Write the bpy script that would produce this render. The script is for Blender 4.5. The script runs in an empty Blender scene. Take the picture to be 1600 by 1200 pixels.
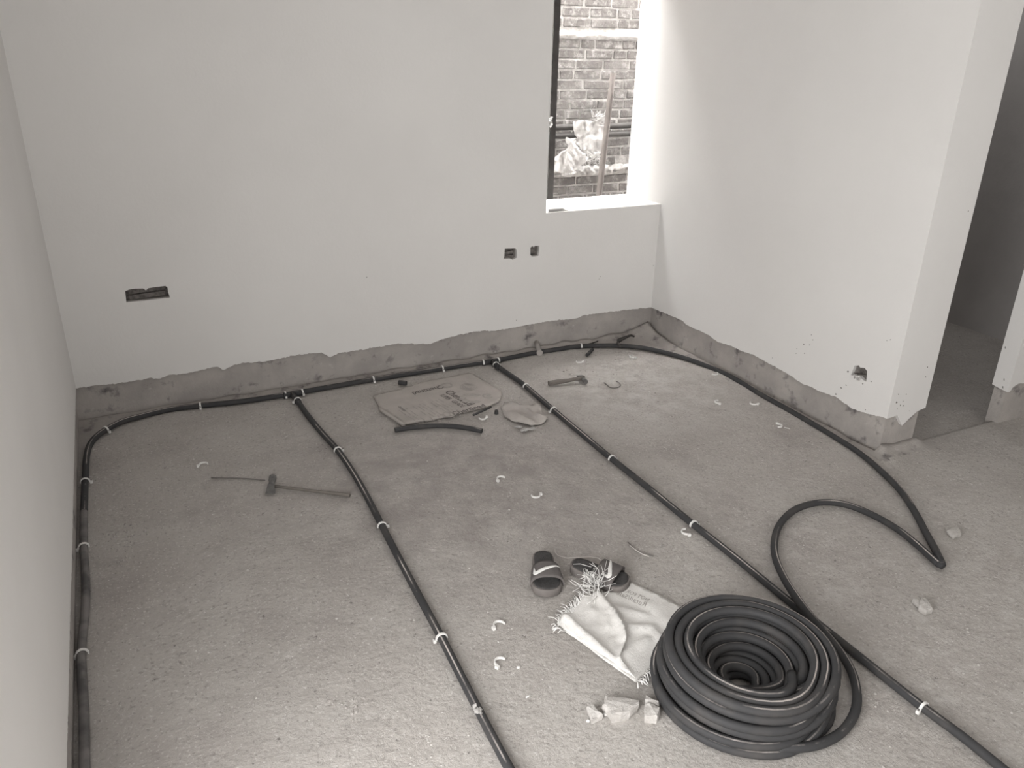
import bpy, bmesh, math, random
from mathutils import Vector, Matrix, noise
from mathutils.geometry import tessellate_polygon, delaunay_2d_cdt

# ------------------------------------------------------------------ camera
S = bpy.context.scene
FPX = 1254.117
YAW, PIT, ROL = [math.radians(a) for a in (26.46526, 23.168195, 1.235569)]
CAM = Vector((0, 0, 1.75))
FW = Vector((math.sin(YAW)*math.cos(PIT), math.cos(YAW)*math.cos(PIT), -math.sin(PIT)))
r0 = Vector((math.cos(YAW), -math.sin(YAW), 0)); u0 = r0.cross(FW)
RT = math.cos(ROL)*r0 + math.sin(ROL)*u0
UP = RT.cross(FW)
cd = bpy.data.cameras.new('camera'); cam = bpy.data.objects.new('camera', cd)
S.collection.objects.link(cam); S.camera = cam
cd.sensor_fit = 'HORIZONTAL'; cd.sensor_width = 36; cd.lens = FPX/1600*36
cd.clip_start = .02; cd.clip_end = 100
cam.matrix_world = Matrix(((RT.x, UP.x, -FW.x, CAM.x), (RT.y, UP.y, -FW.y, CAM.y), (RT.z, UP.z, -FW.z, CAM.z), (0, 0, 0, 1)))

# ------------------------------------------------------------------ light
w = bpy.data.worlds.new('sky'); S.world = w; w.use_nodes = True
bg = w.node_tree.nodes['Background']
bg.inputs[0].default_value = (1, .985, .965, 1); bg.inputs[1].default_value = 26
def area(name, loc, rot, sx, sy, power, col=(1, .99, .978)):
    l = bpy.data.lights.new(name, 'AREA'); l.shape = 'RECTANGLE'; l.size = sx; l.size_y = sy
    l.energy = power; l.color = col
    o = bpy.data.objects.new(name, l); S.collection.objects.link(o); o.location = loc; o.rotation_euler = rot
    return o
# daylight coming in through the balcony opening (left wall, behind the camera); the rest is added fill
area('daylight_balcony', (-.50, .45, .85), (0, math.radians(-69), math.radians(19)), 1.4, 1.0, 68)
area('rear_fill', (1.6, -2.9, 1.1), (math.radians(90), 0, 0), 3.4, 1.8, 27)  # added fill towards the back wall, the rear wall has no opening
area('upward_fill', (.6, -1.2, .25), (0, math.radians(180), 0), .8, 1.3, 44)  # added fill inside the room, aimed up at the ceiling
area('side_room_fill', (4.6, 3.4, 2.8), (0, 0, 0), .8, .8, 7)  # added fill that lifts the dark side room, no real source there
S.view_settings.view_transform = 'Standard'; S.view_settings.look = 'None'
S.view_settings.gamma = 1; S.view_settings.use_curve_mapping = False
S.view_settings.exposure = 0.06

# ------------------------------------------------------------------ helpers
C = S.collection
rnd = random.Random(7)
def ray(px, py): return FW + RT*((px-800)/FPX) - UP*((py-600)/FPX)
def gz(px, py, z=0.0):            # point of the horizontal plane z seen at a pixel
    d = ray(px, py); return CAM + d*((z-CAM.z)/d.z)
def gy(px, py, Y):
    d = ray(px, py); return CAM + d*(Y/d.y)
def gx(px, py, X):
    d = ray(px, py); return CAM + d*(X/d.x)
def nz(x, y=0., z=0.): return noise.noise(Vector((x, y, z)))
def fb(x, y, z=0.): return nz(x, y, z)+.5*nz(2.1*x, 2.1*y, z+3)+.25*nz(4.3*x, 4.3*y, z+7)

def link(name, me, mat=None, parent=None):
    o = bpy.data.objects.new(name, me); C.objects.link(o)
    if mat: me.materials.append(mat)
    if parent: o.parent = parent
    return o
def from_bm(name, bm, mat=None, parent=None, smooth=False):
    bmesh.ops.recalc_face_normals(bm, faces=bm.faces[:])
    me = bpy.data.meshes.new(name); bm.to_mesh(me); bm.free()
    if smooth:
        for p in me.polygons: p.use_smooth = True
    return link(name, me, mat, parent)
def tag(o, label, cat, group=None, kind=None):
    o['label'] = label; o['category'] = cat
    if group: o['group'] = group
    if kind: o['kind'] = kind
    return o
def empty(name, loc=(0, 0, 0), rz=0):
    o = bpy.data.objects.new(name, None); C.objects.link(o); o.location = loc; o.rotation_euler.z = rz
    o.empty_display_size = .05
    return o
def struct(o): o['kind'] = 'structure'; return o
def box(bm, a, b, m=None):
    vs = [bm.verts.new((x, y, z)) for x in (a[0], b[0]) for y in (a[1], b[1]) for z in (a[2], b[2])]
    for f in ((0,1,3,2),(4,6,7,5),(0,4,5,1),(2,3,7,6),(0,2,6,4),(1,5,7,3)): bm.faces.new([vs[i] for i in f])
    if m is not None:
        for v in vs: v.co = m @ v.co
    return vs
def sheet(bm, loops, fn, t0, t1):
    """extruded polygon with holes; loops in (u,v), fn(u,v,t)->xyz"""
    flat = [p for l in loops for p in l]
    tris = tessellate_polygon([[Vector((p[0], p[1], 0)) for p in l] for l in loops])
    A = [bm.verts.new(fn(p[0], p[1], t0)) for p in flat]
    B = [bm.verts.new(fn(p[0], p[1], t1)) for p in flat]
    for t in tris:
        try: bm.faces.new([A[i] for i in t]); bm.faces.new([B[i] for i in reversed(t)])
        except ValueError: pass
    k = 0
    for l in loops:
        n = len(l)
        for i in range(n):
            j = (i+1) % n
            try: bm.faces.new((A[k+i], A[k+j], B[k+j], B[k+i]))
            except ValueError: pass
        k += n
def catmull(pts, step=.03, closed=False):
    pts = [Vector(p) for p in pts]; out = []
    n = len(pts)
    for i in range(n-1):
        p0 = pts[max(i-1, 0)]; p1 = pts[i]; p2 = pts[i+1]; p3 = pts[min(i+2, n-1)]
        m = max(1, int((p2-p1).length/step))
        for k in range(m):
            t = k/m
            out.append(.5*((2*p1)+(p2-p0)*t+(2*p0-5*p1+4*p2-p3)*t*t+(3*p1-p0-3*p2+p3)*t*t*t))
    out.append(pts[-1]); return out
def tube(bm, path, r, n=10, caps=True, uv=True):
    """tube with uv: u = metres along, v = turn around (0.25 = top)"""
    lay = bm.loops.layers.uv.verify() if uv else None
    rings = []; L = 0; N = len(path)
    for i, p in enumerate(path):
        t = (path[min(i+1, N-1)]-path[max(i-1, 0)])
        if t.length < 1e-9: t = Vector((1, 0, 0))
        t.normalize()
        s = t.cross(Vector((0, 0, 1)))
        if s.length < 1e-3: s = Vector((1, 0, 0))
        s.normalize(); q = s.cross(t)
        if i: L += (path[i]-path[i-1]).length
        rr = r(i/(N-1)) if callable(r) else r
        rings.append((L, [bm.verts.new(p+s*(rr*math.cos(a))+q*(rr*math.sin(a))) for a in [2*math.pi*k/n for k in range(n)]]))
    for (l0, a), (l1, b) in zip(rings, rings[1:]):
        for k in range(n):
            j = (k+1) % n
            f = bm.faces.new((a[k], a[j], b[j], b[k])); f.smooth = True
            if uv:
                for lp, c in zip(f.loops, ((l0, k/n), (l0, (k+1)/n), (l1, (k+1)/n), (l1, k/n))): lp[lay].uv = c
    if caps:
        bm.faces.new(list(reversed(rings[0][1]))); bm.faces.new(rings[-1][1])
def tube_obj(name, pts, r, mat, parent=None, n=10, step=.03, sm=True):
    bm = bmesh.new(); tube(bm, catmull(pts, step) if sm else [Vector(p) for p in pts], r, n)
    return from_bm(name, bm, mat, parent)
def inside(p, poly):
    c = False; n = len(poly)
    for i in range(n):
        a, b = poly[i], poly[i-1]
        if (a[1] > p[1]) != (b[1] > p[1]) and p[0] < (b[0]-a[0])*(p[1]-a[1])/(b[1]-a[1])+a[0]: c = not c
    return c
def dseg(p, a, b):
    ax, ay = a; bx, by = b; dx, dy = bx-ax, by-ay
    t = max(0, min(1, ((p[0]-ax)*dx+(p[1]-ay)*dy)/(dx*dx+dy*dy+1e-12)))
    return math.hypot(p[0]-ax-t*dx, p[1]-ay-t*dy)
def cloth(bm, outline, step, fn, th=.0015, jag=0.):
    """crumpled sheet: outline in 2D, fn(x,y)->xyz of the top side; gets real thickness"""
    o = []
    n = len(outline)
    for i in range(n):
        a, b = outline[i], outline[(i+1) % n]
        L = math.hypot(b[0]-a[0], b[1]-a[1]); m = max(1, int(L/step))
        for k in range(m):
            t = k/m
            j = (rnd.uniform(-jag, jag), rnd.uniform(-jag, jag)) if k else (0, 0)
            o.append((a[0]+(b[0]-a[0])*t+j[0], a[1]+(b[1]-a[1])*t+j[1]))
    pts = list(o); xs = [p[0] for p in o]; ys = [p[1] for p in o]
    x = min(xs)
    while x < max(xs):
        y = min(ys)
        while y < max(ys):
            p = (x+rnd.uniform(-.25, .25)*step, y+rnd.uniform(-.25, .25)*step)
            if inside(p, o) and min(math.hypot(p[0]-q[0], p[1]-q[1]) for q in o) > .5*step: pts.append(p)
            y += step
        x += step
    vs, _, fs = delaunay_2d_cdt([Vector(p) for p in pts], [(i, (i+1) % len(o)) for i in range(len(o))], [], 1, 1e-5)[:3]
    P = [Vector(fn(v.x, v.y)) for v in vs]
    A = [bm.verts.new(p) for p in P]; faces = []
    for f in fs:
        try: faces.append(bm.faces.new([A[i] for i in f]))
        except ValueError: pass
    bmesh.ops.recalc_face_normals(bm, faces=faces)
    if sum((f.normal.z-.4*f.normal.y)*f.calc_area() for f in faces) < 0: bmesh.ops.reverse_faces(bm, faces=faces)
    for f in faces: f.smooth = True
    bm.normal_update()
    nn = [v.normal.copy() for v in A]
    B = [bm.verts.new(a.co-nv*th) for a, nv in zip(A, nn)]
    mp = {a: b for a, b in zip(A, B)}
    edges = [e for f in faces for e in f.edges if len(e.link_faces) == 1]
    for f in faces: bm.faces.new([mp[v] for v in reversed(f.verts)]).smooth = True
    for e in set(edges):
        a, b = e.verts
        try: bm.faces.new((a, b, mp[b], mp[a]))
        except ValueError: pass

# ------------------------------------------------------------------ materials
def mat(name, col, rough=.9, var=0., vscale=3., col2=None, bump=0., bscale=40., spec=.3, detail=6., coords='Object', stretch=None):
    m = bpy.data.materials.new(name); m.use_nodes = True
    nt = m.node_tree; N = nt.nodes; K = nt.links; b = N['Principled BSDF']
    b.inputs['Roughness'].default_value = rough; b.inputs['Specular IOR Level'].default_value = spec
    tc = N.new('ShaderNodeNewGeometry') if coords == 'World' else N.new('ShaderNodeTexCoord')
    src = tc.outputs['Position' if coords == 'World' else 'Object']
    if stretch:
        mp = N.new('ShaderNodeMapping'); mp.inputs['Scale'].default_value = stretch; K.new(src, mp.inputs[0]); src = mp.outputs[0]
    c1 = (*col, 1); c2 = (*(col2 or [c*(1-var) for c in col]), 1)
    if var or col2:
        n = N.new('ShaderNodeTexNoise'); n.inputs['Scale'].default_value = vscale; n.inputs['Detail'].default_value = detail
        n.inputs['Roughness'].default_value = .62
        K.new(src, n.inputs['Vector'])
        r = N.new('ShaderNodeValToRGB'); r.color_ramp.elements[0].position = .36; r.color_ramp.elements[1].position = .64
        r.color_ramp.elements[0].color = c2; r.color_ramp.elements[1].color = c1
        K.new(n.outputs[0], r.inputs[0]); K.new(r.outputs[0], b.inputs['Base Color'])
        m['ramp'] = r.name
    else: b.inputs['Base Color'].default_value = c1
    if bump:
        n2 = N.new('ShaderNodeTexNoise'); n2.inputs['Scale'].default_value = bscale; n2.inputs['Detail'].default_value = 8
        n2.inputs['Roughness'].default_value = .7
        K.new(src, n2.inputs['Vector'])
        bp = N.new('ShaderNodeBump'); bp.inputs['Strength'].default_value = bump; bp.inputs['Distance'].default_value = .01
        K.new(n2.outputs[0], bp.inputs['Height']); K.new(bp.outputs[0], b.inputs['Normal'])
    return m
def over(m, fac_scale, lo, hi, col, detail=3., rough_=.6, stretch=None, mask=None):
    """blend another colour over the base by thresholded noise"""
    nt = m.node_tree; N = nt.nodes; K = nt.links; b = N['Principled BSDF']
    g = N.new('ShaderNodeNewGeometry'); src = g.outputs['Position']
    if stretch:
        mp = N.new('ShaderNodeMapping'); mp.inputs['Scale'].default_value = stretch; K.new(src, mp.inputs[0]); src = mp.outputs[0]
    n = N.new('ShaderNodeTexNoise'); n.inputs['Scale'].default_value = fac_scale; n.inputs['Detail'].default_value = detail
    n.inputs['Roughness'].default_value = rough_; K.new(src, n.inputs['Vector'])
    r = N.new('ShaderNodeMapRange'); r.inputs['From Min'].default_value = lo; r.inputs['From Max'].default_value = hi
    K.new(n.outputs[0], r.inputs[0])
    fac = r.outputs[0]
    if mask:   # soft disc in world space: (x,y,z,radius,strength)
        x, y, z, rad, st = mask
        vm = N.new('ShaderNodeVectorMath'); vm.operation = 'DISTANCE'; K.new(g.outputs['Position'], vm.inputs[0]); vm.inputs[1].default_value = (x, y, z)
        r2 = N.new('ShaderNodeMapRange'); r2.inputs['From Min'].default_value = rad; r2.inputs['From Max'].default_value = rad*.4
        r2.inputs['To Max'].default_value = st; K.new(vm.outputs['Value'], r2.inputs[0])
        mu = N.new('ShaderNodeMath'); mu.operation = 'MULTIPLY'; K.new(fac, mu.inputs[0]); K.new(r2.outputs[0], mu.inputs[1]); fac = mu.outputs[0]
    mx = N.new('ShaderNodeMix'); mx.data_type = 'RGBA'; K.new(fac, mx.inputs['Factor'])
    bi = b.inputs['Base Color']
    if bi.links: K.new(bi.links[0].from_socket, mx.inputs[6])
    else: mx.inputs[6].default_value = bi.default_value
    mx.inputs[7].default_value = (*col, 1)
    K.new(mx.outputs[2], bi)
    return m

M = {}
M['plaster'] = mat('white_plaster', (.80, .788, .773), .95, col2=(.77, .757, .742), vscale=1.3, bump=.12, bscale=60, coords='World')
M['plaster_edge'] = M['plaster']
M['cement'] = mat('bare_cement_render', (.47, .44, .416), .95, col2=(.38, .355, .338), vscale=6, bump=.6, bscale=35, coords='World')
over(M['cement'], 9, .57, .7, (.15, .14, .14), 6)
over(M['cement'], 22, .66, .74, (.5, .48, .46), 3)
M['floor'] = mat('rough_concrete_floor', (.50, .474, .448), .95, col2=(.44, .411, .387), vscale=3.2, bump=.95, bscale=34, detail=9, coords='World')
over(M['floor'], 2.6, .54, .72, (.37, .34, .322), 6, .7)
over(M['floor'], 14, .60, .72, (.58, .555, .53), 8, .75, stretch=(1, 1.7, 1))
over(M['floor'], 75, .56, .66, (.36, .335, .315), 5)
over(M['floor'], 38, .68, .73, (.24, .222, .21), 3)
over(M['floor'], 110, .58, .68, (.60, .58, .555), 3)
over(M['floor'], 60, .70, .75, (.72, .70, .68), 2)
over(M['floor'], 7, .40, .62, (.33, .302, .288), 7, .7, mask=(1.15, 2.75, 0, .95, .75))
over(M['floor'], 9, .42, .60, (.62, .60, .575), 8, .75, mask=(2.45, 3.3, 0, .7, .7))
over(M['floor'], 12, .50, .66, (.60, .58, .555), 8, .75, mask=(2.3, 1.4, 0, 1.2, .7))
M['dark_cement'] = mat('grey_raw_plaster', (.52, .50, .49), .95, var=.1, bump=.2, coords='World')  # raw grey plaster of the side room
M['brick'] = mat('weathered_brick', (.175, .163, .155), .95, col2=(.11, .102, .097), vscale=14, bump=.9, bscale=60, coords='World')
over(M['brick'], 16, .50, .66, (.33, .317, .305), 6, .75)
M['mortar'] = mat('pale_lime_mortar', (.58, .565, .55), .95, col2=(.38, .365, .352), vscale=20, bump=1, bscale=45, coords='World')
M['recess'] = mat('chiselled_brick', (.29, .268, .25), .95, col2=(.15, .138, .13), vscale=60, bump=1, bscale=80, coords='World')
M['white'] = mat('white_nylon', (.80, .79, .77), .45, spec=.5)
M['steel'] = mat('worn_steel', (.16, .155, .15), .5, col2=(.09, .088, .085), vscale=50, spec=.6, bump=.2)
M['handle'] = mat('dusty_wood_handle', (.22, .20, .18), .7, col2=(.15, .135, .12), vscale=30, stretch=(1, 8, 8), bump=.2)
M['pole'] = mat('weathered_wood_pole', (.15, .133, .124), .85, col2=(.105, .092, .086), vscale=9, stretch=(6, 6, 1), bump=.4, coords='World')
M['rust'] = mat('dull_steel_bar', (.075, .07, .067), .7, col2=(.045, .042, .04), vscale=12, bump=.3, coords='World')
M['sackgrey'] = mat('dusty_sack', (.50, .462, .435), .85, col2=(.43, .40, .375), vscale=6, bump=.35, bscale=120, coords='World')
M['ink'] = mat('faded_sack_ink', (.11, .10, .098), .85, col2=(.24, .215, .205), vscale=60, coords='World')
M['inklight'] = mat('worn_grey_ink', (.36, .335, .315), .85, col2=(.44, .41, .385), vscale=60, coords='World')
M['sackwhite'] = mat('white_woven_sack', (.84, .825, .80), .65, col2=(.70, .68, .655), vscale=7, bump=.35, bscale=160, coords='World')
M['rag'] = mat('torn_white_sacking', (.62, .61, .597), .8, col2=(.42, .405, .395), vscale=9, bump=.6, bscale=60, coords='World')
M['stone'] = mat('broken_concrete', (.66, .635, .61), .95, col2=(.52, .495, .47), vscale=25, bump=.8, bscale=60, coords='World')
M['sole'] = mat('dusty_foam_sole', (.20, .182, .172), .85, col2=(.14, .128, .122), vscale=12, bump=.3, bscale=90)
M['footbed'] = mat('black_ribbed_footbed', (.085, .082, .082), .75, col2=(.06, .058, .058), vscale=90, bump=.6, bscale=260)
M['strap'] = mat('dark_strap', (.14, .128, .124), .7, col2=(.11, .10, .098), vscale=18, bump=.15)
M['plastic'] = mat('dust_coated_bag', (.50, .468, .44), .8, col2=(.40, .37, .35), vscale=9, bump=.4, bscale=50, coords='World')
M['thread'] = mat('pale_thread', (.75, .72, .69), .8)
M['wire'] = mat('dull_wire', (.20, .185, .175), .6)
def pipe_mat(name, base, dust, dlo, dhi, stripe=.85):
    m = bpy.data.materials.new(name); m.use_nodes = True
    nt = m.node_tree; N = nt.nodes; K = nt.links; b = N['Principled BSDF']
    b.inputs['Roughness'].default_value = .62; b.inputs['Specular IOR Level'].default_value = .2
    uv = N.new('ShaderNodeUVMap'); sp = N.new('ShaderNodeSeparateXYZ'); K.new(uv.outputs[0], sp.inputs[0])
    g = N.new('ShaderNodeNewGeometry')
    n = N.new('ShaderNodeTexNoise'); n.inputs['Scale'].default_value = 11; n.inputs['Detail'].default_value = 5; K.new(g.outputs['Position'], n.inputs['Vector'])
    r = N.new('ShaderNodeMapRange'); r.inputs['From Min'].default_value = dlo; r.inputs['From Max'].default_value = dhi; K.new(n.outputs[0], r.inputs[0])
    mx = N.new('ShaderNodeMix'); mx.data_type = 'RGBA'; mx.inputs[6].default_value = (*base, 1); mx.inputs[7].default_value = (*dust, 1)
    K.new(r.outputs[0], mx.inputs['Factor'])
    # thin pale printed line running along the pipe, broken where the print has worn
    w1 = N.new('ShaderNodeMath'); w1.operation = 'SUBTRACT'; K.new(sp.outputs[1], w1.inputs[0]); w1.inputs[1].default_value = .2
    w2 = N.new('ShaderNodeMath'); w2.operation = 'ABSOLUTE'; K.new(w1.outputs[0], w2.inputs[0])
    w3 = N.new('ShaderNodeMath'); w3.operation = 'LESS_THAN'; K.new(w2.outputs[0], w3.inputs[0]); w3.inputs[1].default_value = .026
    n3 = N.new('ShaderNodeTexNoise'); n3.inputs['Scale'].default_value = 1.7; n3.inputs['Detail'].default_value = 7; n3.inputs['Roughness'].default_value = .6
    cb = N.new('ShaderNodeCombineXYZ'); K.new(sp.outputs[0], cb.inputs[0]); K.new(cb.outputs[0], n3.inputs['Vector'])
    r3 = N.new('ShaderNodeMapRange'); r3.inputs['From Min'].default_value = .47; r3.inputs['From Max'].default_value = .56; r3.inputs['To Max'].default_value = stripe; K.new(n3.outputs[0], r3.inputs[0])
    mu = N.new('ShaderNodeMath'); mu.operation = 'MULTIPLY'; K.new(w3.outputs[0], mu.inputs[0]); K.new(r3.outputs[0], mu.inputs[1])
    m2 = N.new('ShaderNodeMix'); m2.data_type = 'RGBA'; K.new(mx.outputs[2], m2.inputs[6]); m2.inputs[7].default_value = (.55, .5, .47, 1)
    K.new(mu.outputs[0], m2.inputs['Factor']); K.new(m2.outputs[2], b.inputs['Base Color'])
    return m
M['pipe'] = pipe_mat('black_pvc', (.05, .05, .052), (.075, .071, .069), .5, .75)
M['pipe_dusty'] = pipe_mat('dusty_black_pvc', (.10, .097, .096), (.20, .188, .184), .40, .58, 0.)

# ------------------------------------------------------------------ room dimensions
X0, X1, Y1 = -.306, 3.03, 4.08       # plaster faces: left, right, back
YD = 2.22                             # end of the right wall (door wall face)
XE, XF = 3.285, 3.87                  # doorway edges
TP = .018                             # plaster thickness
YO = 4.45                             # outside face of the back wall
SILL = .838; WX = 2.226; WT = 2.45; H = 3.0
YB = 5.5                              # brick wall across the alley

# ---- floor
def floor_z(x, y):
    z = .0035*fb(x*3, y*3)+.0015*fb(x*14, y*14, 5)-.003
    if y < YD+.02 or x < X1:
        dx_ = max(X1+TP-x, x-XE, 0); dy_ = max(YD+TP-y, 0); d = math.hypot(dx_, dy_)
        if 0 <= d < .35: z += .05*math.exp(-d/.045)*(.8+.5*nz(y*9, x*9))
        d = Y1+TP-y
        if 0 <= d < .3: z += (.018+.03*max(0, min(1, x/3)))*math.exp(-d/.045)*(.8+.6*nz(x*9))
        dc = math.hypot(x-X1, y-Y1); z += .03*math.exp(-(dc/.16)**2)
    if x > XE-.05 and y > 2.262+.02*nz(x*7, 3): z -= .028
    return z
def axis(a, b, fa, fb_, fine, coarse):
    o = []; v = a
    while v < b:
        o.append(v); v += fine if fa-1e-6 <= v < fb_ else coarse
    o.append(b); return o
xs = axis(-.5, 6.2, -.5, 4.2, .0165, .2); ys = axis(-3.2, 4.6, .8, 4.15, .0165, .2)
me = bpy.data.meshes.new('floor')
vs = [(x, y, floor_z(x, y)) for y in ys for x in xs]; nx = len(xs)
me.from_pydata(vs, [], [(j*nx+i, j*nx+i+1, (j+1)*nx+i+1, (j+1)*nx+i) for j in range(len(ys)-1) for i in range(nx-1)])
for p in me.polygons: p.use_smooth = True
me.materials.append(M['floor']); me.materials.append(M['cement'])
pl_ = [(p.x, p.y) for p in [gz(*q_) for q_ in ((133,715),(141,694),(152,681),(165,672),(190,659),(222,650),(265,640),(313,634),(452,616),(583,593),(691,576),(765,565),(820,554),(870,546),(908,541),(960,540),(1000,543),(1035,550),(1075,561),(1117,577),(1190,617),(1240,645),(1300,680),(1345,709))]]
pl_ += [(3.4, 2.13), (3.4, 5), (-1, 5), (-1, 3.4)]
for p in me.polygons:
    c_ = p.center
    if (c_.y > 2 and inside((c_.x, c_.y), pl_)) or (c_.x > 2.9 and math.hypot(max(X1+TP-c_.x, c_.x-XE, 0), max(YD+TP-c_.y, 0)) < .07+.03*nz(c_.x*9, c_.y*9)): p.material_index = 1
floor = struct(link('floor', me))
bm = bmesh.new(); box(bm, (-.5, -3.2, -.25), (6.2, 4.5, -.06)); from_bm('floor_slab', bm, M['cement'], floor)

def dens(pts, amp, seg=.008, f=30, a=0):
    """ragged edge through the given points"""
    o = []
    for p, q in zip(pts, pts[1:]):
        L = math.hypot(q[0]-p[0], q[1]-p[1]); m = max(1, int(L/seg))
        for k in range(m):
            t = k/m; x = p[0]+(q[0]-p[0])*t
            o.append((x, p[1]+(q[1]-p[1])*t+(amp*(fb(x*f, a)+.9*fb(x*f*4, a+4)) if 0 < k or o else 0)))
    o.append(tuple(pts[-1])); return o
# ---- outlines read off the walls (metres, on the wall planes)
B = lambda q: (lambda p: (p.x, p.z))(gy(q[0], q[1], Y1))
Rr = lambda q: (lambda p: (p.y, p.z))(gx(q[0], q[1], X1))
hole_px = [
 [(195.6,455),(201.7,452.3),(212,451),(223.6,450.7),(228,453.6),(231.7,450.3),(240.7,448.7),(258.6,446.7),(261.8,449.5),(262.6,456),(265.5,465),(230,469.5),(197.6,472.6)],
 [(788.8,388.4),(805.6,388),(807.5,392),(807.5,402.5),(800.6,406),(798,404),(787,404.4),(788,400.6)],
 [(828.8,387),(832.5,384),(833.8,386.6),(836,384),(842.8,384),(842.8,392),(841.6,399.4),(835.6,400.6),(831,400.6),(828.8,398)]]
holesB = [[B(q) for q in h] for h in hole_px]
holeR = [Rr(q) for q in [(1335,571.5),(1342,571),(1344,574.5),(1351,575),(1355,580),(1353.5,596.5),(1348,593.5),(1342.5,587.5),(1329.5,586),(1332.5,578)]]
band_px = [(150,602),(182,599.5),(237,590.7),(250,591.7),(265,585.7),(290,583.7),(340,572.5),(350,578.7),(365,570),(380,567),(412.5,565),(468,554),(502,551),(516,558),(530,551.6),(562,547),(620,537),(672,537.6),(689,530.5),(728,520.7),(754,516.5),(770,517.5),(825,507.7),(861,501),(900,498),(912,492.5),(965,485.7),(990,483),(1015,480.5)]
band = [(X0, .172)]+[B(q) for q in band_px]+[(X1, .172)]
band = dens(band, .0048)
rb_px = [(1032,484),(1064,500),(1075,509),(1105,522),(1122.5,535),(1140,539.5),(1160,549),(1176.5,554),(1196,565),(1229,583),(1256,601),(1267,604),(1278,610.6),(1306,620),(1330.5,638),(1350,645),(1385.5,654)]
rband = dens([(Y1, .172)]+[Rr(q) for q in rb_px][1:-1]+[(YD+TP, .188)], .003)
# back wall plaster: outer loop runs left bottom -> right bottom -> up -> window notch -> left
bl = band+[(X1, SILL), (WX, SILL), (WX, WT), (X1, WT), (X1, H), (X0, H)]
wb = bmesh.new(); sheet(wb, [bl]+holesB, lambda u, v, t: (u, t, v), Y1, Y1+TP)
wall_back = bmesh.new()
sheet(wall_back, [[(X0-.2, -.1), (X1+TP, -.1), (X1+TP, SILL-TP), (WX-TP, SILL-TP), (WX-TP, WT+TP), (X1+TP, WT+TP), (X1+TP, H), (X0-.2, H)]]+holesB, lambda u, v, t: (u, t, v), Y1+TP, YO-.005)
wall_back = struct(from_bm('wall_back', wall_back, M['cement']))
from_bm('plaster_coat', wb, M['plaster'], wall_back)
bm = bmesh.new()
for h in holesB: sheet(bm, [h], lambda u, v, t: (u, t, v), Y1+.05, Y1+.1)
# rough brick ribs left standing inside the three chased boxes
for h, ny in zip(holesB, (2, 3, 1)):
    a0 = min(p[0] for p in h); a1 = max(p[0] for p in h); z0 = min(p[1] for p in h); z1 = max(p[1] for p in h)
    for k in range(ny):
        zc = z0+(k+.5)*(z1-z0)/ny
        m = Matrix.Translation(((a0+a1)/2, Y1+.045, zc)) @ Matrix.Rotation(rnd.uniform(-.12, .12), 4, 'Y')
        box(bm, (-(a1-a0)*.42, -.012, -(z1-z0)/ny*.36), ((a1-a0)*.42, .012, (z1-z0)/ny*.36), m)
from_bm('socket_recess', bm, M['recess'], wall_back)
# window reveal plaster: sill, left jamb, head
bm = bmesh.new()
# sill with a slot cut by the left corner
sx = [(WX, Y1-.002), (X1, Y1-.002), (X1, YO), (WX, YO)]
def sy(px, py): p = gz(px, py, SILL); return (p.x, p.y)
slot = [sy(856.5, 332), sy(857, 327.3), sy(880, 325.6), sy(883, 328), sy(887, 328.5), sy(887, 330)]
sheet(bm, [sx, slot], lambda u, v, t: (u, v, t), SILL+.001, SILL-.016)
box(bm, (WX-TP, Y1+TP, SILL-.01), (WX, YO, WT+TP))
box(bm, (WX, Y1+TP, WT), (X1, YO, WT+TP))
from_bm('window_reveal', bm, M['plaster'], wall_back)
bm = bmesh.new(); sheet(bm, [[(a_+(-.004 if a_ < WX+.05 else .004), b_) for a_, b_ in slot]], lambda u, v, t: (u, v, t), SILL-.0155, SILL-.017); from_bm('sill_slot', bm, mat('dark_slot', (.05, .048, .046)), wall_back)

# ---- right wall
XR = XE-TP
sub = [(YD+TP, -.1), (YO-.005, -.1), (YO-.005, H), (YD+TP, H)]
bm = bmesh.new(); sheet(bm, [sub, holeR], lambda u, v, t: (t, u, v), X1+TP, XR)
wall_right = struct(from_bm('wall_right', bm, M['cement']))
outer = [(p[0], p[1]) for p in rband]+[(YD+TP, H), (YO, H), (YO, SILL-.016), (Y1, SILL-.016)]
bm = bmesh.new(); sheet(bm, [outer, holeR], lambda u, v, t: (t, u, v), X1, X1+TP)
# nib end (faces the camera) with its broken bottom edge
N_ = lambda q: (lambda p: (p.x, p.z))(gy(q[0], q[1], YD))
nib = [(X1, .188)]+[N_(q) for q in [(1402,649),(1409.5,665),(1420,654.5),(1433.5,642.5)]]+[(XE, N_((1442,638))[1]), (XE, H), (X1, H)]
sheet(bm, [nib], lambda u, v, t: (u, t, v), YD, YD+TP)
box(bm, (XR, YD+TP, .2), (XE, 2.34, H))
from_bm('plaster_coat', bm, M['plaster'], wall_right)
bm = bmesh.new(); sheet(bm, [holeR], lambda u, v, t: (t, u, v), X1+.055, X1+.12)
from_bm('socket_recess', bm, M['recess'], wall_right)
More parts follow.
